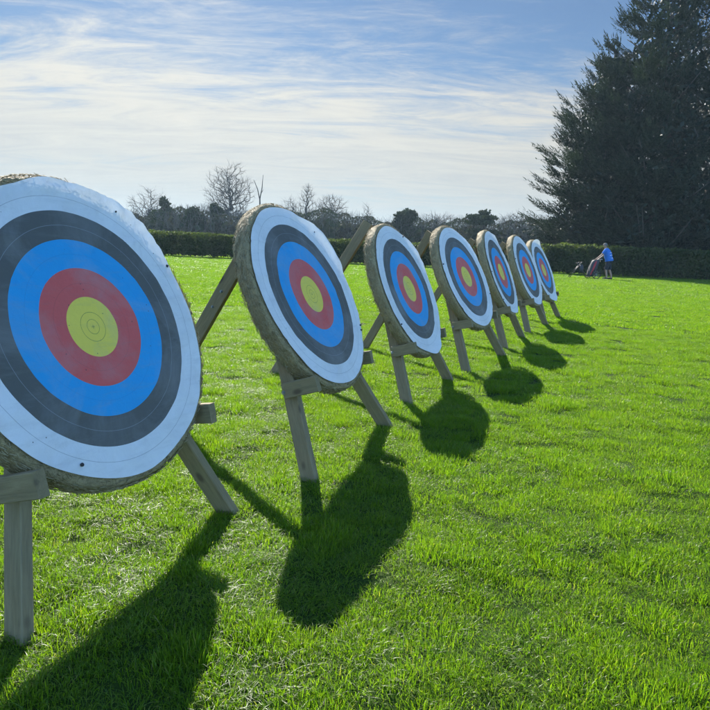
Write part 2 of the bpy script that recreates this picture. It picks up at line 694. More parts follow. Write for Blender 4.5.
near_col = bpy.data.collections.new('grass clumps near')
far_col = bpy.data.collections.new('grass clumps far')
for k in range(7):
    me = clump_mesh('grass_clump', 380, 0.13, 0.022, 0.046, 0.0018, 0.0036, 20 + k, 0.75 + 0.07 * k)
    near_col.objects.link(bpy.data.objects.new('grass_clump', me))
for k in range(5):
    me = clump_mesh('grass_clump_coarse', 240, 0.24, 0.022, 0.052, 0.006, 0.011, 60 + k, 0.6)
    far_col.objects.link(bpy.data.objects.new('grass_clump_coarse', me))


def scatter(name, collection, pts, scl, mat):
    me = bpy.data.meshes.new(name)
    me.vertices.add(len(pts))
    me.vertices.foreach_set('co', np.asarray(pts, np.float32).ravel())
    at = me.attributes.new('clump_scale', 'FLOAT_VECTOR', 'POINT')
    at.data.foreach_set('vector', np.asarray(scl, np.float32).ravel())
    ro = me.attributes.new('clump_turn', 'FLOAT_VECTOR', 'POINT')
    rot = np.zeros((len(pts), 3), np.float32)
    rot[:, 2] = rng.uniform(0, 6.283, len(pts))
    rot[:, 0] = rng.normal(0, .06, len(pts)); rot[:, 1] = rng.normal(0, .06, len(pts))
    ro.data.foreach_set('vector', rot.ravel())
    me.materials.append(mat)
    o = link(bpy.data.objects.new(name, me))
    ng = bpy.data.node_groups.new(name, 'GeometryNodeTree')
    ng.interface.new_socket(name='Geometry', in_out='INPUT', socket_type='NodeSocketGeometry')
    ng.interface.new_socket(name='Geometry', in_out='OUTPUT', socket_type='NodeSocketGeometry')
    gi = ng.nodes.new('NodeGroupInput'); go = ng.nodes.new('NodeGroupOutput')
    ci = ng.nodes.new('GeometryNodeCollectionInfo')
    ci.inputs['Collection'].default_value = collection
    ci.inputs['Separate Children'].default_value = True
    ci.inputs['Reset Children'].default_value = True
    ip = ng.nodes.new('GeometryNodeInstanceOnPoints')
    ip.inputs['Pick Instance'].default_value = True
    a1 = ng.nodes.new('GeometryNodeInputNamedAttribute'); a1.data_type = 'FLOAT_VECTOR'; a1.inputs['Name'].default_value = 'clump_scale'
    a2 = ng.nodes.new('GeometryNodeInputNamedAttribute'); a2.data_type = 'FLOAT_VECTOR'; a2.inputs['Name'].default_value = 'clump_turn'
    ng.links.new(gi.outputs[0], ip.inputs['Points'])
    ng.links.new(ci.outputs[0], ip.inputs['Instance'])
    ng.links.new(a1.outputs['Attribute'], ip.inputs['Scale'])
    e2r = ng.nodes.new('FunctionNodeEulerToRotation')
    ng.links.new(a2.outputs['Attribute'], e2r.inputs[0])
    ng.links.new(e2r.outputs[0], ip.inputs['Rotation'])
    ng.links.new(ip.outputs[0], go.inputs[0])
    md = o.modifiers.new('clumps', 'NODES')
    md.node_group = ng
    return o


def wedge(r0, r1, dens, half):
    area = half * (r1 * r1 - r0 * r0)
    sp = 1 / math.sqrt(dens)          # jittered grid, so no bare spots
    ax_ = np.arange(-r1, r1, sp)
    X, Y = np.meshgrid(ax_, np.arange(0, r1, sp))
    X = (X + rng.uniform(-.5, .5, X.shape) * sp).ravel(); Y = (Y + rng.uniform(-.5, .5, Y.shape) * sp).ravel()
    r = np.hypot(X, Y); a = np.abs(np.arctan2(X, Y))
    k = (r >= r0) & (r < r1) & (a < half)
    return np.stack([X[k], Y[k]], -1)


P, S = [], []
for (r0, r1, dens, half, sc) in ((0.9, 6.0, 75, R(42), 1.0), (6.0, 13.0, 42, R(38), 1.2)):
    for x, y in wedge(r0, r1, dens, half):
        k = 0.8 * noise.noise((x * 2.6, y * 3.2, 2.0)) + 1.0 * noise.noise((x * 6.5, y * 7.5, 5.0))
        s = sc * random.uniform(0.7, 1.15)
        hz = max(0.50, 0.88 + 1.15 * k)
        P.append((x, y, gh(x, y)))
        S.append((s, s, s * hz))
lawn_near = scatter('grass', near_col, P, S, M_GRASS)
tag(lawn_near, 'short bright green mown grass around the target stands', 'grass', kind='stuff')
P, S = [], []
for (r0, r1, dens, half, sc) in ((13.0, 24.0, 17, R(40), 1.0), (24.0, 50.0, 6.5, R(40), 1.7)):
    for x, y in wedge(r0, r1, dens, half):
        k = noise.noise((x * 1.1, y * 1.1, 2.0)) + 0.5 * noise.noise((x * 3, y * 3, 5.0))
        s = sc * random.uniform(0.8, 1.25)
        P.append((x, y, gh(x, y)))
        S.append((s, s, (0.9 + 0.25 * (s - 1)) * max(.5, 1 + 0.7 * k)))
lawn_far = scatter('far_grass', far_col, P, S, M_GRASS)
tag(lawn_far, 'mown grass of the far half of the field up to the hedge', 'grass', kind='stuff')


# ---------------------------------------------------------------- trees, hedge, wood
def yh(px):            # horizon row of the photo at column px
    return 242.06 + (px - 355) * 0.0454


def at_px(px, D):
    """x position of something standing at distance D seen at photo column px"""
    return D * ((px - 355) / 665.73 - 0.00775) / 1.01333


def cards(n, pos, size, flat=0.0, aspect=1.6, quad=True, r=rng):
    """random leaf faces at pos (n,3)"""
    d = r.normal(0, 1, (n, 3)); d /= np.linalg.norm(d, axis=1, keepdims=True)
    e = r.normal(0, 1, (n, 3)); e[:, 2] *= (1 - flat)
    e -= d * (e * d).sum(1, keepdims=True); e /= np.linalg.norm(e, axis=1, keepdims=True)
    s = (size * r.uniform(0.6, 1.4, n))[:, None]
    a = d * s * aspect / 2; b = e * s / 2
    V = np.stack([pos - a, pos + b, pos + a, pos - b], 1).reshape(-1, 3)
    F = np.arange(n * 4).reshape(n, 4)
    return V, F


def colonise(H, W, base_h, npts, seed, flat=1.0, squash=.5, step=.45):
    """leafless crown: points of an ellipsoidal crown joined one by one to the nearest limb"""
    r = np.random.default_rng(seed)
    ch = H - base_h
    cz = base_h + ch * squash
    d = r.normal(0, 1, (npts, 3)); d /= np.linalg.norm(d, axis=1, keepdims=True)
    rad = r.uniform(0, 1, npts) ** .42
    lob = np.array([noise.noise((q[0] * 1.6 + seed, q[1] * 1.6, q[2] * 1.6)) for q in d])
    rad = rad * (0.95 + .32 * lob)
    rad = np.minimum(rad, 1.0)
    P_ = d * rad[:, None]
    P_[:, 0] *= W / 2; P_[:, 1] *= W / 2
    P_[:, 2] = np.where(P_[:, 2] > 0, P_[:, 2] * (H - cz), P_[:, 2] * (cz - base_h * .75)) + cz
    nodes = [np.array([0, 0, -.1])]
    par = [-1]
    zt = 0
    while zt < base_h * 1.15:
        zt += step
        nodes.append(np.array([math.sin(zt * .8 + seed) * .12, math.cos(zt * .6 + seed) * .1, zt])); par.append(len(nodes) - 2)
    fork = nodes[-1]
    first = max(1, int(len(nodes) * .55))
    order = np.argsort(np.linalg.norm((P_ - fork) * [1, 1, 1], axis=1))
    arr = np.zeros((npts * 40 + 60, 3)); arr[:len(nodes)] = nodes
    n = len(nodes)
    for q in order:
        t_ = P_[q]
        seg = arr[first:n]
        dd = np.linalg.norm(seg - t_, axis=1)
        pen = np.maximum(0, seg[:, 2] - t_[2] + .2) * .9 + np.maximum(0, np.hypot(seg[:, 0], seg[:, 1]) - np.hypot(t_[0], t_[1])) * 1.2
        j = int(np.argmin(dd + pen)) + first
        a_ = arr[j]; L = np.linalg.norm(t_ - a_)
        m = max(1, min(36, int(L / step)))
        pj = j
        droop = r.normal(0, .022, 3) * L + np.array([0, 0, -.05 * L])
        for k in range(1, m + 1):
            f = k / m
            arr[n] = a_ + (t_ - a_) * f + droop * math.sin(math.pi * f) + r.normal(0, .012, 3)
            par.append(pj); pj = n; n += 1
    par = np.array(par)
    cnt = np.ones(n)
    for k in range(n - 1, 0, -1):
        cnt[par[k]] += cnt[k]
    return arr[:n], par, cnt


def bare_tree(px, D, top_y, width_px, seed, label, npts=420, base=.3, trunk_r=.3, squash=.42, twig=.014, group=None):
    x = at_px(px, D)
    H = (yh(px) - top_y) / 665.73 * D + CAMH
    W = width_px / 665.73 * D
    t = empty('bare_tree', (x, D, 0))
    tag(t, label, 'tree', group)
    A, par, cnt = colonise(H, W, H * base, npts, seed, squash=squash)
    rad = twig + (trunk_r - twig) * (cnt / cnt[0]) ** .56
    Vt, Ft, Vc, Fc = [], [], [], []
    rr_ = random.Random(seed)
    for k in range(1, len(A)):
        p, q = Vector(A[par[k]]), Vector(A[k])
        if rad[k] > .055:
            tube(Vt, Ft, [p, q], [rad[par[k]] if cnt[par[k]] < cnt[k] * 1.6 else rad[k] * 1.1, rad[k]], 5, False)
        else:
            tube(Vc, Fc, [p, q], [rad[k] * 1.1, rad[k]], 3, False)
            if cnt[k] < 22:
                for _ in range(3):
                    d = (q - p).normalized() + Vector((rr_.gauss(0, .7), rr_.gauss(0, .7), rr_.gauss(.25, .5)))
                    e = q + d.normalized() * rr_.uniform(.35, .95)
                    tube(Vc, Fc, [q, e], [twig * .7, twig * .35], 3, False)
    mesh_np('trunk', Vt, Ft, M_BARK, t, True)
    mesh_np('crown', Vc, Fc, M_TWIG, t)
    return t


def lump_crown(n, lumps, size, seed, aspect=1.5, shell=0.45):
    r = np.random.default_rng(seed)
    w = np.array([l[3] * l[4] * l[5] for l in lumps]) ** (2 / 3)
    which = r.choice(len(lumps), n, p=w / w.sum())
    L = np.array(lumps)[which]
    d = r.normal(0, 1, (n, 3)); d /= np.linalg.norm(d, axis=1, keepdims=True)
    rad = (shell + (1 - shell) * r.uniform(0, 1, n))[:, None]
    rad *= 1 + 0.22 * r.normal(0, 1, n)[:, None] * 0.5
    pos = L[:, :3] + d * rad * L[:, 3:6]
    return cards(n, pos, size, r=r, aspect=aspect)


def leafy_tree(px, D, top_y, width_px, seed, label, mat, nl=9, n=2600, name='evergreen_tree', size=.26, group=None, layered=False):
    x = at_px(px, D)
    H = (yh(px) - top_y) / 665.73 * D + CAMH
    W = width_px / 665.73 * D
    r = random.Random(seed)
    t = empty(name, (x, D, 0))
    tag(t, label, 'tree', group)
    limbs = [([Vector((0, 0, 0)), Vector((.05, 0, H * .4)), Vector((0, 0, H * .8))], [.22, .15, .06])]
    lumps = []
    for k in range(nl):
        a = r.uniform(0, 6.28); f = r.uniform(0.25, 1)
        z = H * (0.35 + 0.5 * r.random())
        wr = (W / 2) * (0.62 if z < H * .7 else 0.4)
        cx, cy = math.cos(a) * wr * f, math.sin(a) * wr * f
        if layered:
            lumps.append((cx * 1.2, cy, z, W * .24, W * .24, H * .05))
        else:
            s = W * r.uniform(.16, .26)
            lumps.append((cx, cy, min(z, H - s * .8), s, s, s * .8))
        limbs.append(([Vector((0, 0, z * .6)), Vector((cx * .5, cy * .5, z * .8)), Vector((cx, cy, z))], [.09, .06, .03]))
    lumps.append((0, 0, H * (.93 if layered else .86), W * .13, W * .13, H * (.06 if layered else .12)))
    tube_obj('trunk', limbs, M_BARK, t, 5)
    V, F = lump_crown(n, lumps, size, seed)
    mesh_np('crown', V, F, mat, t)
    return t


D0 = 98.0
bare_tree(229, 105, 165, 50, 11, 'tall bare round-crowned tree rising highest behind the left hedge', 900, .30, .42, .42)
bare_tree(150, 100, 189, 50, 12, 'wide bare spreading tree behind the ivy-covered tree at the far left', 320, .35, .28, .35)
bare_tree(330, 104, 197, 34, 13, 'low broad bare tree above the wood, just left of the third target', 320, .50, .28, .35, .02)
bare_tree(306, 98, 185, 17, 14, 'slim upright bare tree rising above the wood over the second target', 170, .25, .2, .5)
bare_tree(289, 101, 200, 28, 15, 'small bare tree left of the slim upright tree over the second target', 260, .4, .2, .4)
bare_tree(366, 100, 206, 9, 16, 'small thin bare tree standing over the top of the third target', 80, .3, .12, .5)
bare_tree(437, 98, 214, 44, 17, 'bare twiggy tree between the round evergreen and the layered conifer', 420, .3, .2, .4, .024)
bare_tree(514, 92, 214, 46, 18, 'bare brownish tree seen just left of the great dark conifer', 420, .3, .22, .4, .024)
# dead snag
t = empty('dead_tree', (at_px(259, 100), 100, 0))
tag(t, 'dead forked snag without twigs beside the tallest bare tree', 'tree')
hs = (yh(259) - 178) / 665.73 * 100 + CAMH
tube_obj('trunk', [([Vector((0, 0, 0)), Vector((.1, 0, hs * .4)), Vector((0, 0, hs * .68))], [.2, .15, .11]),
                   ([Vector((0, 0, hs * .66)), Vector((-.35, 0, hs * .8)), Vector((-.95, .1, hs * .93))], [.09, .07, .03]),
                   ([Vector((0, 0, hs * .66)), Vector((.3, 0, hs * .82)), Vector((.42, 0, hs))], [.09, .07, .03]),
                   ([Vector((.2, 0, hs * .75)), Vector((.5, 0, hs * .8))], [.06, .02])], M_BARK, t, 6)
leafy_tree(163, 94, 197, 30, 31, 'dark ivy-covered tree left of the tallest bare tree', M_EVERG, n=3000)
leafy_tree(214, 92, 203, 24, 32, 'small dark evergreen just left of the tallest bare tree trunk', M_EVERG, n=2200)
leafy_tree(196, 90, 207, 30, 33, 'low dark round evergreen between the ivy tree and the tallest bare tree', M_EVERG, n=2400)
leafy_tree(405, 90, 209, 34, 34, 'round dark evergreen standing between the third and fourth targets', M_EVERG, n=3200)
leafy_tree(482, 86, 211, 44, 35, 'dark conifer with flat layered branches behind the fifth target', M_EVERG, n=3200, name='layered_conifer', layered=True, nl=14)
leafy_tree(127, 92, 212, 40, 36, 'low grey-green tree above the hedge beside the nearest target', M_SCRUB, n=3000)

# the wood behind the hedge: one mass
prof_px = [-260, -60, 60, 110, 135, 180, 215, 250, 290, 330, 352, 380, 410, 440, 465, 500, 530, 560, 700, 900]
prof_y = [214, 212, 211, 214, 216, 212, 211, 216, 215, 216, 218, 224, 220, 224, 222, 223, 222, 222, 222, 222]
nw = 60000
pxs = rng.uniform(-260, 820, nw)
Dw = rng.uniform(88, 106, nw)
top = np.interp(pxs, prof_px, prof_y)
bump = np.array([noise.noise((p * .05, 1.5, 0)) * 6 + noise.noise((p * .16, 7.5, 0)) * 3.5 for p in pxs])
Hw = ((242.06 + (pxs - 355) * 0.0454) - top + bump) / 665.73 * Dw + CAMH
zz = Hw * (1 - rng.uniform(0, 1, nw) ** 1.35)
pos = np.stack([at_px(pxs, Dw), Dw, zz], -1)
V, F = cards(nw, pos, np.where(zz < Hw * .72, 0.62, 0.20))
n_st = 14000
ps = rng.uniform(-260, 820, n_st); Ds = rng.uniform(87, 104, n_st)
tp = np.interp(ps, prof_px, prof_y)
Hs = ((242.06 + (ps - 355) * 0.0454) - tp) / 665.73 * Ds + CAMH
Hs = Hs * rng.uniform(.6, 1.22, n_st)
bx = at_px(ps, Ds)
dx = rng.normal(0, .26, n_st) * np.minimum(Hs, 3); w = rng.uniform(.012, .035, n_st)
z0 = Hs * rng.uniform(.35, .85, n_st)
Vs = np.stack([np.stack([bx - w, Ds, z0], -1), np.stack([bx + w, Ds + w, z0], -1),
               np.stack([bx + dx + w * .3, Ds + .2, Hs], -1), np.stack([bx + dx - w * .3, Ds + .2 - w, Hs], -1)], 1).reshape(-1, 3)
Fs = np.arange(n_st * 4).reshape(-1, 4) + len(V)
wood = mesh_np('far_wood', np.concatenate([V, Vs]), np.concatenate([F, Fs]), [M_EVERG, M_SCRUB, M_TWIG])
mi = np.zeros(nw + n_st, np.int32)
sel = np.array([noise.noise((p * .035, 3.0, 0)) + .5 * noise.noise((p * .11, 4, 0)) for p in pxs]) + rng.normal(0, .12, nw)
mi[:nw] = (sel > -0.05).astype(np.int32)
mi[nw:] = 2
wood.data.polygons.foreach_set('material_index', mi)
tag(wood, 'distant wood of mixed scrub and bare trees along the skyline', 'wood', kind='stuff')


def hedge(path, h, depth, label, n, seed, leaf=0.07, gap=0.28, rough=0.05):
    r = np.random.default_rng(seed)
    (x0, y0), (x1, y1) = path
    L = math.hypot(x1 - x0, y1 - y0)
    ux, uy = (x1 - x0) / L, (y1 - y0) / L
    root = empty('hedge', ((x0 + x1) / 2, (y0 + y1) / 2, 0))
    tag(root, label, 'hedge')
    cx, cy = (x0 + x1) / 2, (y0 + y1) / 2

    def place(s, dd, z):
        return np.stack([(s - L / 2) * ux - dd * uy, (s - L / 2) * uy + dd * ux, z], -1)
    # leaves on shell: front, back, top
    s = r.uniform(0, L, n)
    side = r.choice(3, n, p=[.42, .28, .30])
    dd = np.where(side == 0, -depth / 2, np.where(side == 1, depth / 2, r.uniform(-depth / 2, depth / 2, n)))
    z = np.where(side == 2, h, r.uniform(gap * .4, h, n) ** 1.0)
    wob = np.array([noise.noise((a * .6, b * 2, seed)) for a, b in zip(s, z)]) * rough * 2.2
    wobt = np.array([noise.noise((a * 1.1, b * 2, seed + 5)) for a, b in zip(s, dd)]) * rough * 1.6
    dd = dd + np.where(side < 2, wob * np.sign(dd), 0) + r.normal(0, rough * .6, n)
    z = z + np.where(side == 2, wobt + np.abs(r.normal(0, rough * .5, n)), 0)
    gp = gap * (1.2 + 2.2 * np.array([noise.noise((a * .9, 3.3, seed)) for a in s]))
    keep = (z > gp) | (r.uniform(0, 1, n) < (z / np.maximum(gp, .01)) * .5)
    pos = place(s, dd, z)[keep]
    V, F = cards(len(pos), pos, leaf, r=r, aspect=1.5)
    # inner filling
    m = int(n * .35)
    pi = place(r.uniform(0, L, m), r.uniform(-depth * .4, depth * .4, m), r.uniform(gap * .8, h * .97, m))
    V2, F2 = cards(m, pi, leaf * 2.6, r=r, aspect=1.2)
    mesh_np('foliage', np.concatenate([V, V2]), np.concatenate([F, F2 + len(V)]), M_HEDGE, root)
    paths = []
    k = 0.0
    while k < L:
        d0 = r.uniform(-depth * .3, depth * .3)
        p0 = place(np.array([k]), np.array([d0]), np.array([-.02]))[0]
        p1 = place(np.array([k + r.normal(0, .15)]), np.array([d0 + r.normal(0, .1)]), np.array([h * .75]))[0]
        paths.append(([Vector(p0), Vector((p0 + p1) / 2) + Vector((r.normal(0, .04), 0, 0)), Vector(p1)], [.022, .016, .008]))
        k += r.uniform(.12, .3)
    tube_obj('stems', paths, M_BARK, root, 4)
    return root


hedge(((-42, 38.6), (11.0, 41.3)), 1.33, 1.1, 'long low clipped hedge across the far left side of the field', 66000, 3, 0.075, gap=.16, rough=.07)
hedge(((10.9, 40.2), (36.0, 41.2)), 1.62, 1.3, 'taller looser leafy hedge running under the great dark conifer', 30000, 4, 0.095, gap=.2, rough=.10)


# the great conifer on the right
def conifer(px, D, label, stems, nspray, seed, name='conifer'):
    x = at_px(px, D)
    root = empty(name, (x, D, 0))
    tag(root, label, 'tree')
    r = np.random.default_rng(seed)
    rp = random.Random(seed)
    limbs = []
    bases, dirs, lens = [], [], []
    for (sx, sy, H, Rm, wgt) in stems:
        limbs.append(([Vector((sx * .25, sy * .25, 0)), Vector((sx * .6, sy * .6, H * .3)), Vector((sx, sy, H * .65)), Vector((sx, sy, H * .97))],
                      [.42, .34, .2, .03]))
        nb = int(nspray * wgt / 24)
        for _ in range(nb):
            t0 = min(max(1 - rp.random() ** .60, .015), .985)
            a0 = rp.uniform(0, 2 * math.pi)
            env = Rm * (1 - t0) ** .60 * rp.uniform(.78, 1.05) * min(.64 + t0 * 1.1, 1)
            rise = .30 + .95 * t0 + rp.gauss(0, .12)
            m = rp.randint(22, 36)
            f = 1 - r.uniform(0, .62, m) ** 1.35
            f[:3] = 1.0
            wdt = .85 * (1.14 - f) + .10
            la = r.normal(0, 1, m) * wdt
            q = min(t0 * 1.5 + .8, 1)
            z0 = t0 * H
            bx_ = sx * q + math.cos(a0) * env * f - math.sin(a0) * la
            by_ = sy * q + math.sin(a0) * env * f + math.cos(a0) * la
            bz_ = z0 + env * rise * .42 * (f - .55) + r.normal(0, .16, m) * (1.4 - f) - .14 * np.abs(la)
            fan = la / (env + .5) * 1.2 + r.normal(0, .22, m)
            d = np.stack([np.cos(a0 + fan), np.sin(a0 + fan), rise + r.normal(0, .2, m)], -1)
            d /= np.linalg.norm(d, axis=1, keepdims=True)
            L = r.uniform(.55, 1.25, m) * (0.65 + .45 * (1 - t0)) * np.where(f > .97, 1.3, 1)
            bases.append(np.stack([bx_, by_, np.maximum(bz_, .15)], -1)); dirs.append(d); lens.append(L)
        for k in range(44):
            tt = rp.uniform(.06, .8); aa = rp.uniform(0, 6.28)
            rr = Rm * (1 - tt) ** .62 * .8
            zc = tt * H
            q = min(tt * 1.5 + .8, 1)
            limbs.append(([Vector((sx * q, sy * q, zc - rr * .15)), Vector((sx * q + math.cos(aa) * rr * .5, sy * q + math.sin(aa) * rr * .5, zc)),
                           Vector((sx * q + math.cos(aa) * rr, sy * q + math.sin(aa) * rr, zc + rr * .35))], [.10, .06, .02]))
    B = np.concatenate(bases); Dr = np.concatenate(dirs); Ln = np.concatenate(lens)
    n = len(B)
    side = np.cross(Dr, np.array([0, 0, 1.0])); side /= np.linalg.norm(side, axis=1, keepdims=True)
    roll = r.normal(0, .6, n)[:, None]
    upv = np.cross(side, Dr)
    sd2 = side * np.cos(roll) + upv * np.sin(roll)
    allV = []
    K = 17
    for k in range(K):
        f = (k + .3) / K
        sgn = 1 if k % 2 else -1
        c = B + Dr * (Ln * f)[:, None] + np.array([0, 0, 1.0]) * (-.10 * Ln * f * f)[:, None]
        out = Dr * .75 + sd2 * sgn * .72 + r.normal(0, .16, (n, 3))
        ll = (Ln * (0.27 - .14 * f) * r.uniform(.7, 1.3, n))[:, None]
        wv = np.cross(out, upv + r.normal(0, .4, (n, 3))); wv /= np.linalg.norm(wv, axis=1, keepdims=True)
        ww = (.026 + .018 * r.uniform(0, 1, n))[:, None]
        allV.append(np.stack([c - wv * ww * .5, c + out * ll * .5 - wv * ww, c + out * ll, c + out * ll * .45 + wv * ww], 1))
    c = B + Dr * (Ln * .8)[:, None]
    wv = sd2
    allV.append(np.stack([c - wv * .03, c + Dr * .25 - wv * .03, c + Dr * .5, c + Dr * .25 + wv * .03], 1))
    V = np.concatenate(allV).reshape(-1, 3)
    F = np.arange(len(V)).reshape(-1, 4)
    # dense interior twiggery
    m = 36000
    st = r.choice(len(stems), m, p=np.array([s[4] for s in stems]) / sum(s[4] for s in stems))
    S_ = np.array(stems)[st]
    t = np.clip(1 - r.uniform(0, 1, m) ** .62, .02, .93)
    a = r.uniform(0, 6.28, m)
    env = S_[:, 3] * np.power(1 - t, .62) * r.uniform(.2, .66, m)
    q = np.clip(t * 1.5 + .8, 0, 1)
    pos = np.stack([S_[:, 0] * q + np.cos(a) * env, S_[:, 1] * q + np.sin(a) * env, t * S_[:, 2]], -1)
    V2, F2 = cards(m, pos, .20, r=r, aspect=2.4)
    mesh_np('crown', np.concatenate([V, V2]), np.concatenate([F, F2 + len(V)]), M_CONIFER, root)
    tube_obj('trunk', limbs, M_BARK, root, 6)
    return root


conifer(690, 48, 'huge dark conifer with feathery ascending branches filling the upper right corner',
        [(1.6, 0, 25.5, 8.8, .30), (-3.6, -.8, 20.5, 7.4, .26), (-6.6, .6, 15.4, 5.6, .20), (8.0, .5, 24.0, 8.5, .24)], 17500, 5)

# pale air between the camera and the far trees
bm = bmesh.new()
bmesh.ops.create_cube(bm, size=1.0)
for q in bm.verts:
    q.co = Vector((q.co.x * 3100, q.co.y * 3100, 14.0 + q.co.z * 32.0))
hm, hnt, hout = new_mat('haze air')
pv_ = hnt.nodes.new('ShaderNodeVolumePrincipled')
pv_.inputs['Color'].default_value = (0.62, 0.84, 1.0, 1)
pv_.inputs['Density'].default_value = HAZE
pv_.inputs['Anisotropy'].default_value = 0.3
hnt.links.new(pv_.outputs[0], hout.inputs['Volume'])
haze = bm_obj('haze', bm, hm)
tag(haze, 'pale thin haze over the whole field', 'haze', kind='stuff')


# ---------------------------------------------------------------- targets
FIT = {
    1: ((-1.0491, 2.6341, 0.953), 1.155, 0.4023),
    2: ((-0.2945, 4.3024, 0.9863), 1.185, 0.4775),
    3: ((0.478, 6.1643, 0.9297), 1.1473, 0.4289),
    4: ((1.251, 7.7786, 0.9968), 1.0519, 0.4573),
    5: ((2.0393, 9.6062, 0.9996), 1.1498, 0.4082),
    6: ((2.8826, 11.4672, 0.9872), 1.0721, 0.4055),
    7: ((3.6346, 13.2135, 0.9486), 1.074, 0.407),
}
BOSS_R = 0.645
BOSS_T = 0.100


def boss_mesh(seed, nstraw):
    r = np.random.default_rng(seed)
    rp = random.Random(seed)
    V, F = [], []
    prof = [(0.0, BOSS_T / 2)]
    for k in range(1, 15):
        rr = k / 15 * (BOSS_R - .03)
        prof.append((rr, BOSS_T / 2 + .003 * math.sin(rr * 2 * math.pi / .042)))
    for k in range(17):
        a = math.pi / 2 - math.pi * k / 16
        ca, sa = max(math.cos(a), 0) ** .55, math.copysign(abs(math.sin(a)) ** .7, math.sin(a))
        prof.append((BOSS_R - .035 + .035 * ca, BOSS_T / 2 * sa))
    prof += [(rr, -BOSS_T / 2 - .003 * math.sin(rr * 150)) for rr in (BOSS_R * .9, BOSS_R * .6, BOSS_R * .3, 0.0)]
    na = 288
    m = len(prof)
    for i in range(na):
        a = 2 * math.pi * i / na
        ca, sa = math.cos(a), math.sin(a)
        out = 1 + .006 * math.sin(2 * a + seed) + .005 * noise.noise((ca * 1.5, sa * 1.5, seed * 3.1)) * 2
        for j, (rr, y) in enumerate(prof):
            n1 = noise.noise((ca * 9 + seed, sa * 9, y * 40)) * .006 + noise.noise((ca * 34 + seed, sa * 34, y * 110)) * .005
            q = rr * out + (n1 if rr > .5 else 0)
            V.append((ca * q, -y + (n1 * .5 if .55 < rr else 0), sa * q))     # front face at -Y
    for i in range(na):
        i2 = (i + 1) % na
        for j in range(m - 1):
            F.append((i * m + j, i * m + j + 1, i2 * m + j + 1, i2 * m + j))
    # loose straws on the rim
    for k in range(nstraw):
        a = rp.uniform(0, 2 * math.pi)
        if rp.random() < .78:
            y = rp.uniform(-1, 1) * BOSS_T * .5
            rad = BOSS_R - .010 * (abs(y) / BOSS_T * 2) ** 3 + .004
            nrm = Vector((math.cos(a), 0, math.sin(a)))
        else:
            rad = rp.uniform(.60, BOSS_R - .01)
            y = rp.choice((-1, 1, 1)) * (BOSS_T / 2 + .003)
            nrm = Vector((0, 1 if y > 0 else -1, 0))
        c = Vector((math.cos(a) * rad, y, math.sin(a) * rad))
        tan = Vector((-math.sin(a), 0, math.cos(a)))
        oth = nrm.cross(tan)
        g = rp.gauss(0, .38)
        d = (tan * math.cos(g) + oth * math.sin(g) + nrm * rp.gauss(.02, .08)).normalized()
        ln = rp.uniform(.010, .030)
        w = d.cross(nrm)
        if w.length < 1e-4:
            continue
        w = w.normalized() * rp.uniform(.0009, .0019)
        h = nrm * .002
        b0 = len(V)
        e = c + d * ln
        V += [c - w, c + w, c + h, e - w * .6, e + w * .6, e + h]
        F += [(b0, b0 + 3, b0 + 5, b0 + 2), (b0 + 2, b0 + 5, b0 + 4, b0 + 1), (b0 + 1, b0 + 4, b0 + 3, b0)]
    me = bpy.data.meshes.new('straw_disc')
    me.from_pydata([tuple(v) for v in V], [], F)
    me.polygons.foreach_set('use_smooth', [True] * len(me.polygons))
    me.materials.append(M_STRAW)
    return me


def face_mesh(i, cfg):
    """thin paper sheet with a wavy edge; bits of it overhang or curl as photographed"""
    seed = cfg['seed']
    na, nr = 220, 44
    V, F, UV = [], [], []
    offx, offz = cfg.get('off', (0, 0))
    y0 = -BOSS_T / 2 - .006
    for k in range(nr + 1):
        f = k / nr
        for j in range(na):
            a = 2 * math.pi * j / na
            edge = .612 + .006 * noise.noise((math.cos(a) * 2.2, math.sin(a) * 2.2, seed)) * 2
            curl = 0.0
            for (a0, wd, ext, lift) in cfg.get('flaps', ()):
                d = (a - a0 + math.pi) % (2 * math.pi) - math.pi
                g = max(0.0, 1 - (d / wd) ** 2) ** 1.5
                edge += ext * g
                curl += lift * g
            rr = edge * f
            u, v = math.cos(a) * rr, math.sin(a) * rr
            x, z = u + offx, v + offz
            wav = .0055 * noise.noise((u * 4, v * 4, seed)) + .002 * noise.noise((u * 13, v * 13, seed + 3)) * (0.4 + f)
            # crease-like ridges
            cs = noise.noise((u * 2.2 + seed, v * 5.5, 1.0))
            wav += .004 * max(0, .12 - abs(cs)) / .12 * f
            hf = max(0.0, (f - .8) / .2)
            y = y0 - abs(wav) - .004 * f * f - curl * hf * hf
            if abs(curl) > 0.0 and hf > 0:
                y -= .012 * noise.noise((a * 7, f * 6, seed + 9)) * hf * min(1, abs(curl) * 20)
            if cfg.get('crump') and R(20) < a < R(100):
                g = math.sin(math.pi * (a - R(20)) / R(80)) * max(0.0, (f - .86) / .14)
                y -= g * (.020 * abs(noise.noise((u * 16, v * 16, 2.2))) + .008 * noise.noise((u * 40, v * 40, 3.1)))
            # where it overhangs the straw it falls back over the rim
            ro = math.hypot(x, z)
            if ro > BOSS_R:
                y += (ro - BOSS_R) * .9
            V.append((x, y, z)); UV.append((u, v))
    for k in range(nr):
        for j in range(na):
            j2 = (j + 1) % na
            if k == 0:
                F.append((j, na + j, na + j2))if False else None
            F.append((k * na + j, (k + 1) * na + j, (k + 1) * na + j2, k * na + j2))
    me = bpy.data.meshes.new('target_face')
    me.from_pydata(V, [], F)
    uvl = me.uv_layers.new(name='face')
    for lp in me.loops:
        uvl.data[lp.index].uv = UV[lp.vertex_index]
    me.polygons.foreach_set('use_smooth', [True] * len(me.polygons))
    me.materials.append(mat_face(i))
    return me


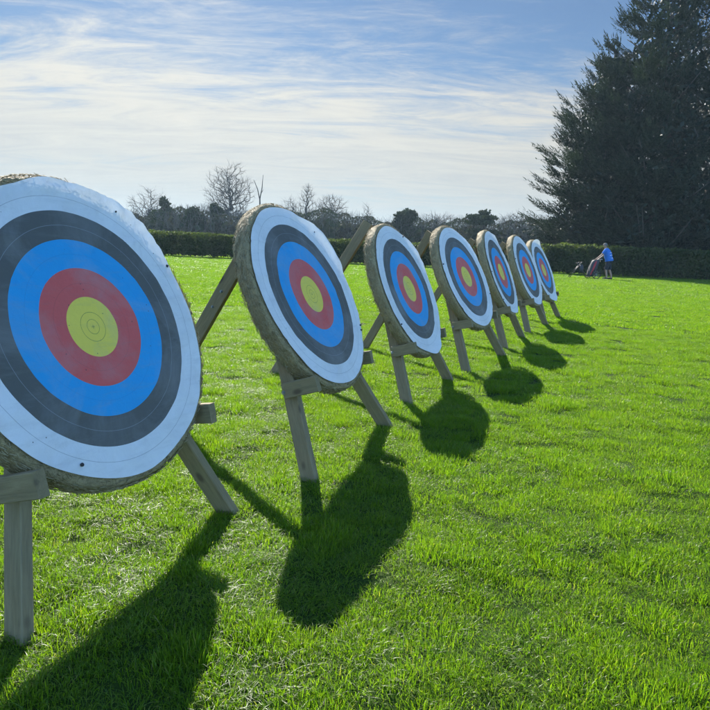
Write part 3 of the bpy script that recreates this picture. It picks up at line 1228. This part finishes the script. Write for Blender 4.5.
FACE = {
    1: dict(seed=1.3, flaps=((R(50), .60, .026, .016), (R(88), .30, .016, .006)), crump=1),
    2: dict(seed=2.7, off=(.004, .002), flaps=((R(38), .50, .045, .035), (R(165), .3, .010, 0), (R(215), .25, -.006, 0))),
    3: dict(seed=3.9, off=(.0, .0), flaps=((R(-78), .42, .045, .02), (R(35), .5, .03, .012))),
    4: dict(seed=5.1, off=(.003, -.004), flaps=((R(40), .4, .015, .006),)),
    5: dict(seed=6.2, flaps=((R(-80), .35, .015, .010), (R(60), .3, .012, .01))),
    6: dict(seed=7.7, flaps=((R(-85), .3, .012, .01),)),
    7: dict(seed=8.4, flaps=((R(80), .5, .012, .05), (R(-75), .4, .05, .03))),
}
boss_labels = {
    1: 'biggest straw archery boss, cut off by the left edge of the photo',
    2: 'second nearest straw archery boss, its face paper curling off the straw at upper right',
    3: 'third straw archery boss, its face paper bulging down over the bottom rim',
    4: 'fourth straw archery boss from the camera, in the middle of the row of seven',
    5: 'fifth straw archery boss from the camera, third from the far end',
    6: 'sixth straw archery boss from the camera, next to the farthest one',
    7: 'farthest and smallest straw archery boss, nearest the man in blue',
}
stand_labels = {
    1: 'wooden stand holding the nearest straw boss, one leg beside the left edge of the photo',
    2: 'wooden stand holding the second nearest straw boss with the curling face paper',
    3: 'wooden stand holding the third straw boss, whose paper bulges over its bottom rim',
    4: 'wooden stand holding the fourth straw boss, in the middle of the row',
    5: 'wooden stand holding the fifth straw boss, third from the far end',
    6: 'wooden stand holding the sixth straw boss, next to the farthest one',
    7: 'wooden stand holding the farthest straw boss, nearest the man in blue',
}


def local_board(name, a, b, w, t, wdir, parent):
    """board mesh modelled along its own z axis so the timber grain follows it"""
    a = Vector(a); b = Vector(b)
    d = (b - a); L = d.length; d.normalize()
    wd = Vector(wdir); wd = (wd - d * wd.dot(d)).normalized()
    td = d.cross(wd)
    bm = bmesh.new()
    board(bm, (0, 0, 0), (0, 0, L), w, t, (1, 0, 0))
    o = bm_obj(name, bm, M_WOOD, parent)
    m = Matrix((wd, td, d)).transposed().to_4x4()
    m.translation = a
    o.matrix_local = m
    return o


def bolt(parent, p, d, r=.009):
    d = Vector(d).normalized()
    p = Vector(p)
    tube_obj('bolt_head', [([p, p + d * .004], [r * 1.5, r * 1.5]), ([p + d * .004, p + d * .012], [r, r * .9])], M_STEEL, parent, 6, False)


for i, (c, yaw, tilt) in FIT.items():
    c = Vector(c)
    u = Vector((math.cos(yaw), math.sin(yaw), 0))
    nh = Vector((math.sin(yaw), -math.cos(yaw), 0))
    n = nh * math.cos(tilt) + Vector((0, 0, 1)) * math.sin(tilt)
    v = -nh * math.sin(tilt) + Vector((0, 0, 1)) * math.cos(tilt)
    # boss: face plane passes through c, straw behind it
    centre = c - n * (BOSS_T / 2 + .008)
    root_p = centre - v * BOSS_R
    boss = empty('target_boss', root_p, (-tilt, 0, yaw))
    tag(boss, boss_labels[i], 'archery target', 'straw archery bosses in a row')
    d = link(bpy.data.objects.new("straw_disc", boss_mesh(i * 2, 5200 if i < 3 else (3200 if i < 5 else 1600))), boss)
    d.location = (0, 0, BOSS_R)
    fo = link(bpy.data.objects.new('target_face', face_mesh(i, FACE[i])), boss)
    fo.location = (0, 0, BOSS_R)
    for adeg, pr in {1: ((57, .597), (24, .60), (-118, .57)), 2: ((-27, .603), (-31, .60), (48, .60)), 3: ((60, .595), (-150, .60)),
                     4: ((-24, .60), (165, .59)), 5: ((-38, .60), (178, .59), (-140, .60)), 6: ((160, .595), (-30, .60)), 7: ((170, .59),)}[i]:
        p = Vector((math.cos(R(adeg)) * pr, -BOSS_T / 2 - .008, math.sin(R(adeg)) * pr + BOSS_R))
        tube_obj('pin', [([p, p + Vector((0, -.010, 0)), p + Vector((0, -.015, 0))], [.006, .0075, .003])], M_PIN, boss, 8)
    # stand, local frame X = u, Y = back, Z = up
    base = Vector((c.x, c.y, 0))
    st = empty('target_stand', base, (0, 0, yaw))
    tag(st, stand_labels[i], 'target stand', 'wooden target stands in a row')
    Rot = Matrix.Rotation(-yaw, 3, 'Z')

    def lp(uu, vv, nn):
        w_ = c + u * uu + v * vv + n * nn - base
        return Rot @ w_
    OFF = -(BOSS_T + .012)        # front of the legs touches the back of the boss
    lw, lt = .095, .047
    vb = -(c.z + n.z * (OFF - lw / 2) + .03) / v.z     # where the leg plane meets the ground
    nl = Rot @ n
    rr_ = random.Random(i)
    for s in (-1, 1):
        hv = .56
        a_ = lp(s * (.47 + (-.57 - vb) * .35) + (.03 if i == 1 and s < 0 else 0), vb, OFF - lw / 2)
        b_ = lp(s * (.035), hv, OFF - lw / 2)
        local_board('front_leg', a_, b_, lw, lt, nl, st)
        # peg on the outer side of the leg, running forward under the boss
        end = ({1: .095, 2: .05, 3: .065}.get(i, .06) if s < 0 else .015) + rr_.uniform(-.012, .012)
        pv = (-.515 if s < 0 else -.475) + {1: .03, 3: .02}.get(i, 0)
        pu = s * (.47 + (-.53 + .57) * -.35 + lt / 2 + .030)
        pa = lp(pu, pv + .0, OFF - lw + .045)
        pb = lp(pu, pv - .035 + rr_.uniform(-.006, .006), end)
        up_ = Rot @ v
        local_board('boss_peg', pa, pb, .092, .045, up_, st)
        bp = lp(pu + s * .0225, pv - .005, OFF - lw / 2)
        bolt(st, bp, (s, 0, 0))
    # rear leg hinged between the front legs
    top_ = lp({2: .10, 3: .20, 4: .06}.get(i, .03), {2: .56, 3: .76, 4: .66}.get(i, .58), OFF - lw - .035)
    ft = Vector((rr_.uniform(-.04, .02), 1.31, -.03))
    if i == 3:
        ft = Vector((-.227, 1.31, -.03))
    local_board('rear_leg', ft, top_, .10, .045, (0, 1, 0.3), st)
    for fz in (.62, .70):
        q = ft.lerp(top_, fz)
        bolt(st, q + Vector((-.0235, 0, 0)), (-1, 0, 0), .008)
    local_board('cross_brace', lp(-.16, .40, OFF - lw - .022), lp(.16, .40, OFF - lw - .022), .09, .03, up_, st)


# ---------------------------------------------------------------- the man and his trolley
M_SHIRT = simple('blue shirt cloth', (0.02, 0.17, 0.55), 0.85, 0, .12, 9)
M_WHITE = simple('white print', (0.72, 0.74, 0.76), 0.8, 0, .05)
M_DARK = simple('dark cloth', (0.022, 0.025, 0.032), 0.9, 0, .2)
M_SKIN = simple('skin', (0.42, 0.25, 0.17), 0.55, 0, .06)
M_HAIR = simple('grey hair', (0.20, 0.18, 0.16), 0.8, 0, .2)
M_RED = simple('red nylon', (0.48, 0.03, 0.045), 0.6, 0, .12)
M_GREYC = simple('grey nylon', (0.045, 0.045, 0.05), 0.7, 0, .15)
M_BLACKT = simple('black tube', (0.02, 0.02, 0.022), 0.4, 0.3, .1)
M_ALU = simple('bare aluminium', (0.5, 0.5, 0.5), 0.35, 0.9, .05)
M_TYRE = simple('rubber', (0.025, 0.025, 0.025), 0.9, 0, .1)


def skin_mesh(name, joints, edges, mat, parent, levels=2):
    me = bpy.data.meshes.new(name)
    me.from_pydata([j[0] for j in joints], edges, [])
    o = link(bpy.data.objects.new(name, me), parent)
    md = o.modifiers.new('skin', 'SKIN')
    md.use_smooth_shade = True
    for k, j in enumerate(joints):
        rr = j[1]
        me.skin_vertices[0].data[k].radius = rr if isinstance(rr, tuple) else (rr, rr)
    me.skin_vertices[0].data[0].use_root = True
    ss = o.modifiers.new('sub', 'SUBSURF')
    ss.levels = levels; ss.render_levels = levels
    me.materials.append(mat)
    return o


# man: local frame faces +X' ; root rotated so that he faces left and slightly away
PX, PY = at_px(607.5, 34.6) + .06, 34.6
man = empty('person', (PX, PY, 0), (0, 0, R(180 - 28)))
tag(man, 'man in a blue shirt and dark shorts leaning to his trolley by the hedge', 'person')
# joints (x forward, y left, z up)
J = {
    'pelvis': ((-.06, 0, .98), (.15, .18)), 'waist': ((-.02, 0, 1.13), (.145, .17)), 'chest': ((.06, 0, 1.33), (.145, .18)),
    'upper': ((.13, 0, 1.48), (.10, .155)), 'neck': ((.17, 0, 1.57), (.055, .058)), 'skull': ((.20, 0, 1.63), (.075, .068)),
    'head': ((.225, 0, 1.71), (.098, .078)), 'crown': ((.22, 0, 1.785), (.070, .060)),
    'lh': ((-.05, .10, .93), (.10, .10)), 'lk': ((.04, .12, .50), (.062, .062)), 'lc': ((.0, .125, .34), (.060, .058)), 'la': ((-.05, .13, .085), (.038, .038)), 'lt': ((.10, .14, .04), (.035, .045)),
    'rh': ((-.05, -.10, .93), (.10, .10)), 'rk': ((-.10, -.13, .50), (.062, .062)), 'rc': ((-.17, -.135, .34), (.060, .058)), 'ra': ((-.25, -.14, .085), (.038, .038)), 'rt': ((-.11, -.15, .04), (.035, .045)),
    'ls': ((.13, .20, 1.47), (.065, .065)), 'le': ((.30, .25, 1.22), (.045, .045)), 'lw': ((.50, .20, 1.05), (.030, .032)), 'lp': ((.565, .19, 1.00), (.020, .04)),
    'rs': ((.13, -.20, 1.47), (.065, .065)), 're': ((.27, -.26, 1.20), (.045, .045)), 'rw': ((.47, -.20, 1.03), (.030, .032)), 'rp': ((.535, -.18, .98), (.020, .04)),
}
names = list(J)
E_ = [('pelvis', 'waist'), ('waist', 'chest'), ('chest', 'upper'), ('upper', 'neck'), ('neck', 'skull'), ('skull', 'head'), ('head', 'crown'),
      ('pelvis', 'lh'), ('lh', 'lk'), ('lk', 'lc'), ('lc', 'la'), ('la', 'lt'), ('pelvis', 'rh'), ('rh', 'rk'), ('rk', 'rc'), ('rc', 'ra'), ('ra', 'rt'),
      ('upper', 'ls'), ('ls', 'le'), ('le', 'lw'), ('lw', 'lp'), ('upper', 'rs'), ('rs', 're'), ('re', 'rw'), ('rw', 'rp')]
joints = [J[k] for k in names]
edges = [(names.index(a), names.index(b)) for a, b in E_]
for side in (1, -1):
    pw = J['lp'][0] if side > 0 else J['rp'][0]
    pi_ = names.index('lp' if side > 0 else 'rp')
    for q in range(4):
        b0 = (pw[0] + .03, pw[1] + (q - 1.5) * .018, pw[2] - .012)
        b1 = (pw[0] + .055, pw[1] + (q - 1.5) * .019, pw[2] - .045)
        b2 = (pw[0] + .03, pw[1] + (q - 1.5) * .018, pw[2] - .068)
        k0 = len(joints)
        joints += [(b0, (.009, .009)), (b1, (.008, .008)), (b2, (.007, .007))]
        edges += [(pi_, k0), (k0, k0 + 1), (k0 + 1, k0 + 2)]
    k0 = len(joints)
    joints += [((pw[0] + .0, pw[1] - side * .035, pw[2] - .02), (.010, .010)), ((pw[0] + .03, pw[1] - side * .035, pw[2] - .055), (.008, .008))]
    edges += [(pi_, k0), (k0, k0 + 1)]
skin_mesh('body', joints, edges, M_SKIN, man, 2)


def ring_loft(name, rings, mat, parent, sides=20):
    V, F = [], []
    for (cx, cy, cz, rx, ry, tiltv) in rings:
        for k in range(sides):
            a = 2 * math.pi * k / sides
            wr = 1 + .035 * math.sin(3 * a + cz * 23) + .02 * math.sin(7 * a + cz * 40)
            V.append((cx + rx * wr * math.cos(a), cy + ry * wr * math.sin(a), cz + tiltv * math.cos(a)))
    for j in range(len(rings) - 1):
        for k in range(sides):
            k2 = (k + 1) % sides
            F.append((j * sides + k, j * sides + k2, (j + 1) * sides + k2, (j + 1) * sides + k))
    o = mesh_np(name, V, F, mat, parent, True)
    md = o.modifiers.new('thick', 'SOLIDIFY'); md.thickness = .006; md.offset = 1
    return o


def sleeve(V, F, pts, rs):
    tube(V, F, pts, rs, 12, False)


# shirt: torso loft plus short sleeves joined in one mesh
V, F = [], []
rings = [(-.07, 0, .93, .20, .235), (-.05, 0, 1.02, .195, .225), (0, 0, 1.15, .19, .225), (.04, 0, 1.30, .19, .235), (.08, 0, 1.42, .165, .23), (.12, 0, 1.50, .125, .19), (.15, 0, 1.56, .08, .085)]
sides = 24
for (cx, cy, cz, rx, ry) in rings:
    for k in range(sides):
        a = 2 * math.pi * k / sides
        wr = 1 + .03 * math.sin(3 * a + cz * 23) + .02 * math.sin(7 * a + cz * 40)
        V.append(Vector((cx + rx * wr * math.cos(a), cy + ry * wr * math.sin(a), cz - .04 * math.cos(a))))
for j in range(len(rings) - 1):
    for k in range(sides):
        k2 = (k + 1) % sides
        F.append((j * sides + k, j * sides + k2, (j + 1) * sides + k2, (j + 1) * sides + k))
sleeve(V, F, [Vector((.12, .12, 1.49)), Vector((.145, .21, 1.45)), Vector((.24, .25, 1.30))], [.085, .085, .072])
sleeve(V, F, [Vector((.12, -.12, 1.49)), Vector((.145, -.21, 1.45)), Vector((.225, -.26, 1.28))], [.085, .085, .072])
shirt = mesh_np('shirt', V, F, M_SHIRT, man, True)
# white bands on the back of the shirt
for (z0, w0, a0) in ((1.20, .030, .95), (1.33, .022, .8), (1.06, .026, .7)):
    V, F = [], []
    nseg = 14
    for k in range(nseg + 1):
        a = math.pi - a0 + 2 * a0 * k / nseg
        f = (z0 - 1.15) / .15
        cx = .0 + .05 * f
        rx, ry = .196, .235
        for dz in (-w0 / 2, w0 / 2):
            wr = 1 + .03 * math.sin(3 * a + z0 * 23) + .02 * math.sin(7 * a + z0 * 40) + .035
            V.append((cx + rx * wr * math.cos(a), ry * wr * math.sin(a), z0 + dz - .04 * math.cos(a)))
    for k in range(nseg):
        F.append((2 * k, 2 * k + 2, 2 * k + 3, 2 * k + 1))
    mesh_np('printed_band', V, F, M_WHITE, shirt, True)
V, F = [], []
sleeve(V, F, [Vector((-.06, 0, .99)), Vector((-.055, 0, .88)), Vector((-.05, 0, .84))], [.175, .18, .12])
sleeve(V, F, [Vector((-.05, .09, .92)), Vector((-.01, .11, .70)), Vector((.035, .12, .50))], [.115, .105, .098])
sleeve(V, F, [Vector((-.05, -.09, .92)), Vector((-.085, -.115, .70)), Vector((-.10, -.13, .50))], [.115, .105, .098])
mesh_np('shorts', V, F, M_DARK, man, True)
V, F = [], []
for (yy, xx) in ((.14, -.03), (-.15, -.23)):
    tube(V, F, [Vector((xx - .05, yy, .055)), Vector((xx + .05, yy, .06)), Vector((xx + .15, yy, .045)), Vector((xx + .21, yy, .035))], [.045, .055, .046, .025], 10)
mesh_np('shoes', V, F, M_DARK, man, True)
bm = bmesh.new()
bmesh.ops.create_uvsphere(bm, u_segments=16, v_segments=10, radius=1.0)
for vv in list(bm.verts):
    if vv.co.z < -.15 and vv.co.x > -.2 or vv.co.z < -.6:
        bm.verts.remove(vv)
for vv in bm.verts:
    vv.co = Vector((.205 + vv.co.x * .112, vv.co.y * .092, 1.735 + vv.co.z * .105))
bm_obj('hair', bm, M_HAIR, man, True)
for s in (-1, 1):
    tube_obj('ear', [([Vector((.205, s * .078, 1.68)), Vector((.20, s * .092, 1.70)), Vector((.205, s * .078, 1.73))], [.012, .016, .010])], M_SKIN, man, 6)

# trolley he is holding: an aluminium frame on two wheels carrying a red and grey quiver bag
TX, TY = PX - .78, PY - .15
tr = empty('trolley', (TX, TY, 0), (0, 0, R(8)))
tag(tr, 'two-wheeled black trolley loaded with a red striped bag, held by the man', 'trolley')


def wheel(parent, c, r, w, axis=(0, 1, 0)):
    V, F = [], []
    c = Vector(c)
    pts = [c + Vector((math.cos(2 * math.pi * k / 28) * r, 0, math.sin(2 * math.pi * k / 28) * r)) for k in range(29)]
    tube(V, F, pts, [w] * 29, 8, False)
    wh = mesh_np('wheel', V, F, M_TYRE, parent, True)
    spokes = [([c, c + Vector((math.cos(a) * r, 0, math.sin(a) * r))], .004) for a in [k * math.pi / 5 for k in range(10)]]
    spokes.append(([c + Vector((0, -.035, 0)), c + Vector((0, .035, 0))], .02))
    tube_obj('rim', spokes, M_ALU, wh, 6)
    return wh


wheel(tr, (.10, -.24, .25), .23, .020)
wheel(tr, (.10, .24, .25), .23, .020)
tube_obj('axle', [([Vector((.10, -.24, .25)), Vector((.10, .24, .25))], .012)], M_ALU, tr)
fr = []
for s in (-1, 1):
    fr.append(([Vector((-.10, s * .16, .12)), Vector((.05, s * .16, .42)), Vector((.20, s * .15, .76)), Vector((.34, s * .13, 1.0))], .013))
fr.append(([Vector((-.10, -.16, .12)), Vector((-.10, .16, .12))], .013))
fr.append(([Vector((-.32, -.14, .10)), Vector((-.10, -.16, .12)), Vector((.10, -.20, .25))], .012))
fr.append(([Vector((-.32, .14, .10)), Vector((-.10, .16, .12)), Vector((.10, .20, .25))], .012))
fr.append(([Vector((-.32, -.14, .10)), Vector((-.32, .14, .10))], .012))
tube_obj('frame', fr, M_BLACKT, tr)
tube_obj('handle', [([Vector((.34, -.24, 1.0)), Vector((.34, .24, 1.0))], .017)], M_ALU, tr)


def bag(parent, name, cx, cy, z0, z1, rx, ry, lean, mat):
    V, F = [], []
    sides, rings = 20, 12
    for j in range(rings + 1):
        f = j / rings
        e = 1 - .28 * abs(2 * f - 1) ** 5
        for k in range(sides):
            a = 2 * math.pi * k / sides
            ca, sa = math.cos(a), math.sin(a)
            sq = (abs(ca) ** 4 + abs(sa) ** 4) ** -.25
            wr = 1 + .04 * math.sin(4 * a + f * 9)
            V.append((cx + lean * f + rx * e * sq * wr * ca, cy + ry * e * sq * wr * sa, z0 + (z1 - z0) * f))
    for j in range(rings):
        for k in range(sides):
            k2 = (k + 1) % sides
            F.append((j * sides + k, j * sides + k2, (j + 1) * sides + k2, (j + 1) * sides + k))
    F.append(tuple(range(sides))[::-1]); F.append(tuple(rings * sides + k for k in range(sides)))
    return mesh_np(name, V, F, mat, parent, True)


bg_ = empty('quiver_bag', (TX - .08, TY - .02, .12), (0, 0, R(8)))
tag(bg_, 'tall grey bag with a red stripe leaning on the trolley frame', 'bag')
bag(bg_, 'bag_body', -.06, 0, .0, .84, .19, .17, .26, M_GREYC)
bag(bg_, 'red_panel', -.09, -.14, .08, .78, .05, .055, .24, M_RED)
bag(bg_, 'front_pocket', .075, -.15, .10, .55, .07, .05, .14, M_BLACKT)
tube_obj('strap', [([Vector((-.16, -.05, .15)), Vector((-.24, -.09, .45)), Vector((-.10, -.07, .80)), Vector((.05, -.05, .93))], .012)], M_DARK, bg_)

# folding chair / bow rack left of the trolley
rk = empty('bow_rack', (TX - .66, TY + .02, 0), (0, 0, R(-6)))
rk.scale = (1.45, 1.3, 1.35)
tag(rk, 'low black folding rack with splayed legs just left of the trolley', 'rack')
for (a_, b_) in (((-.36, -.16, 0), (.05, -.05, .62)), ((-.36, .16, 0), (.05, .05, .62)), ((.30, -.16, 0), (-.10, -.05, .55)), ((.30, .16, 0), (-.10, .05, .55))):
    tube_obj('leg', [([Vector(a_), Vector(b_)], .014)], M_BLACKT, rk)
tube_obj('top_rail', [([Vector((-.12, -.18, .56)), Vector((-.02, 0, .60)), Vector((-.12, .18, .56))], .014),
                      ([Vector((.05, -.2, .60)), Vector((.05, .2, .60))], .014)], M_BLACKT, rk)
tube_obj('hanging_pouch', [([Vector((.02, -.12, .52)), Vector((.03, -.13, .36)), Vector((.04, -.12, .26))], [.05, .075, .06])], M_GREYC, rk)
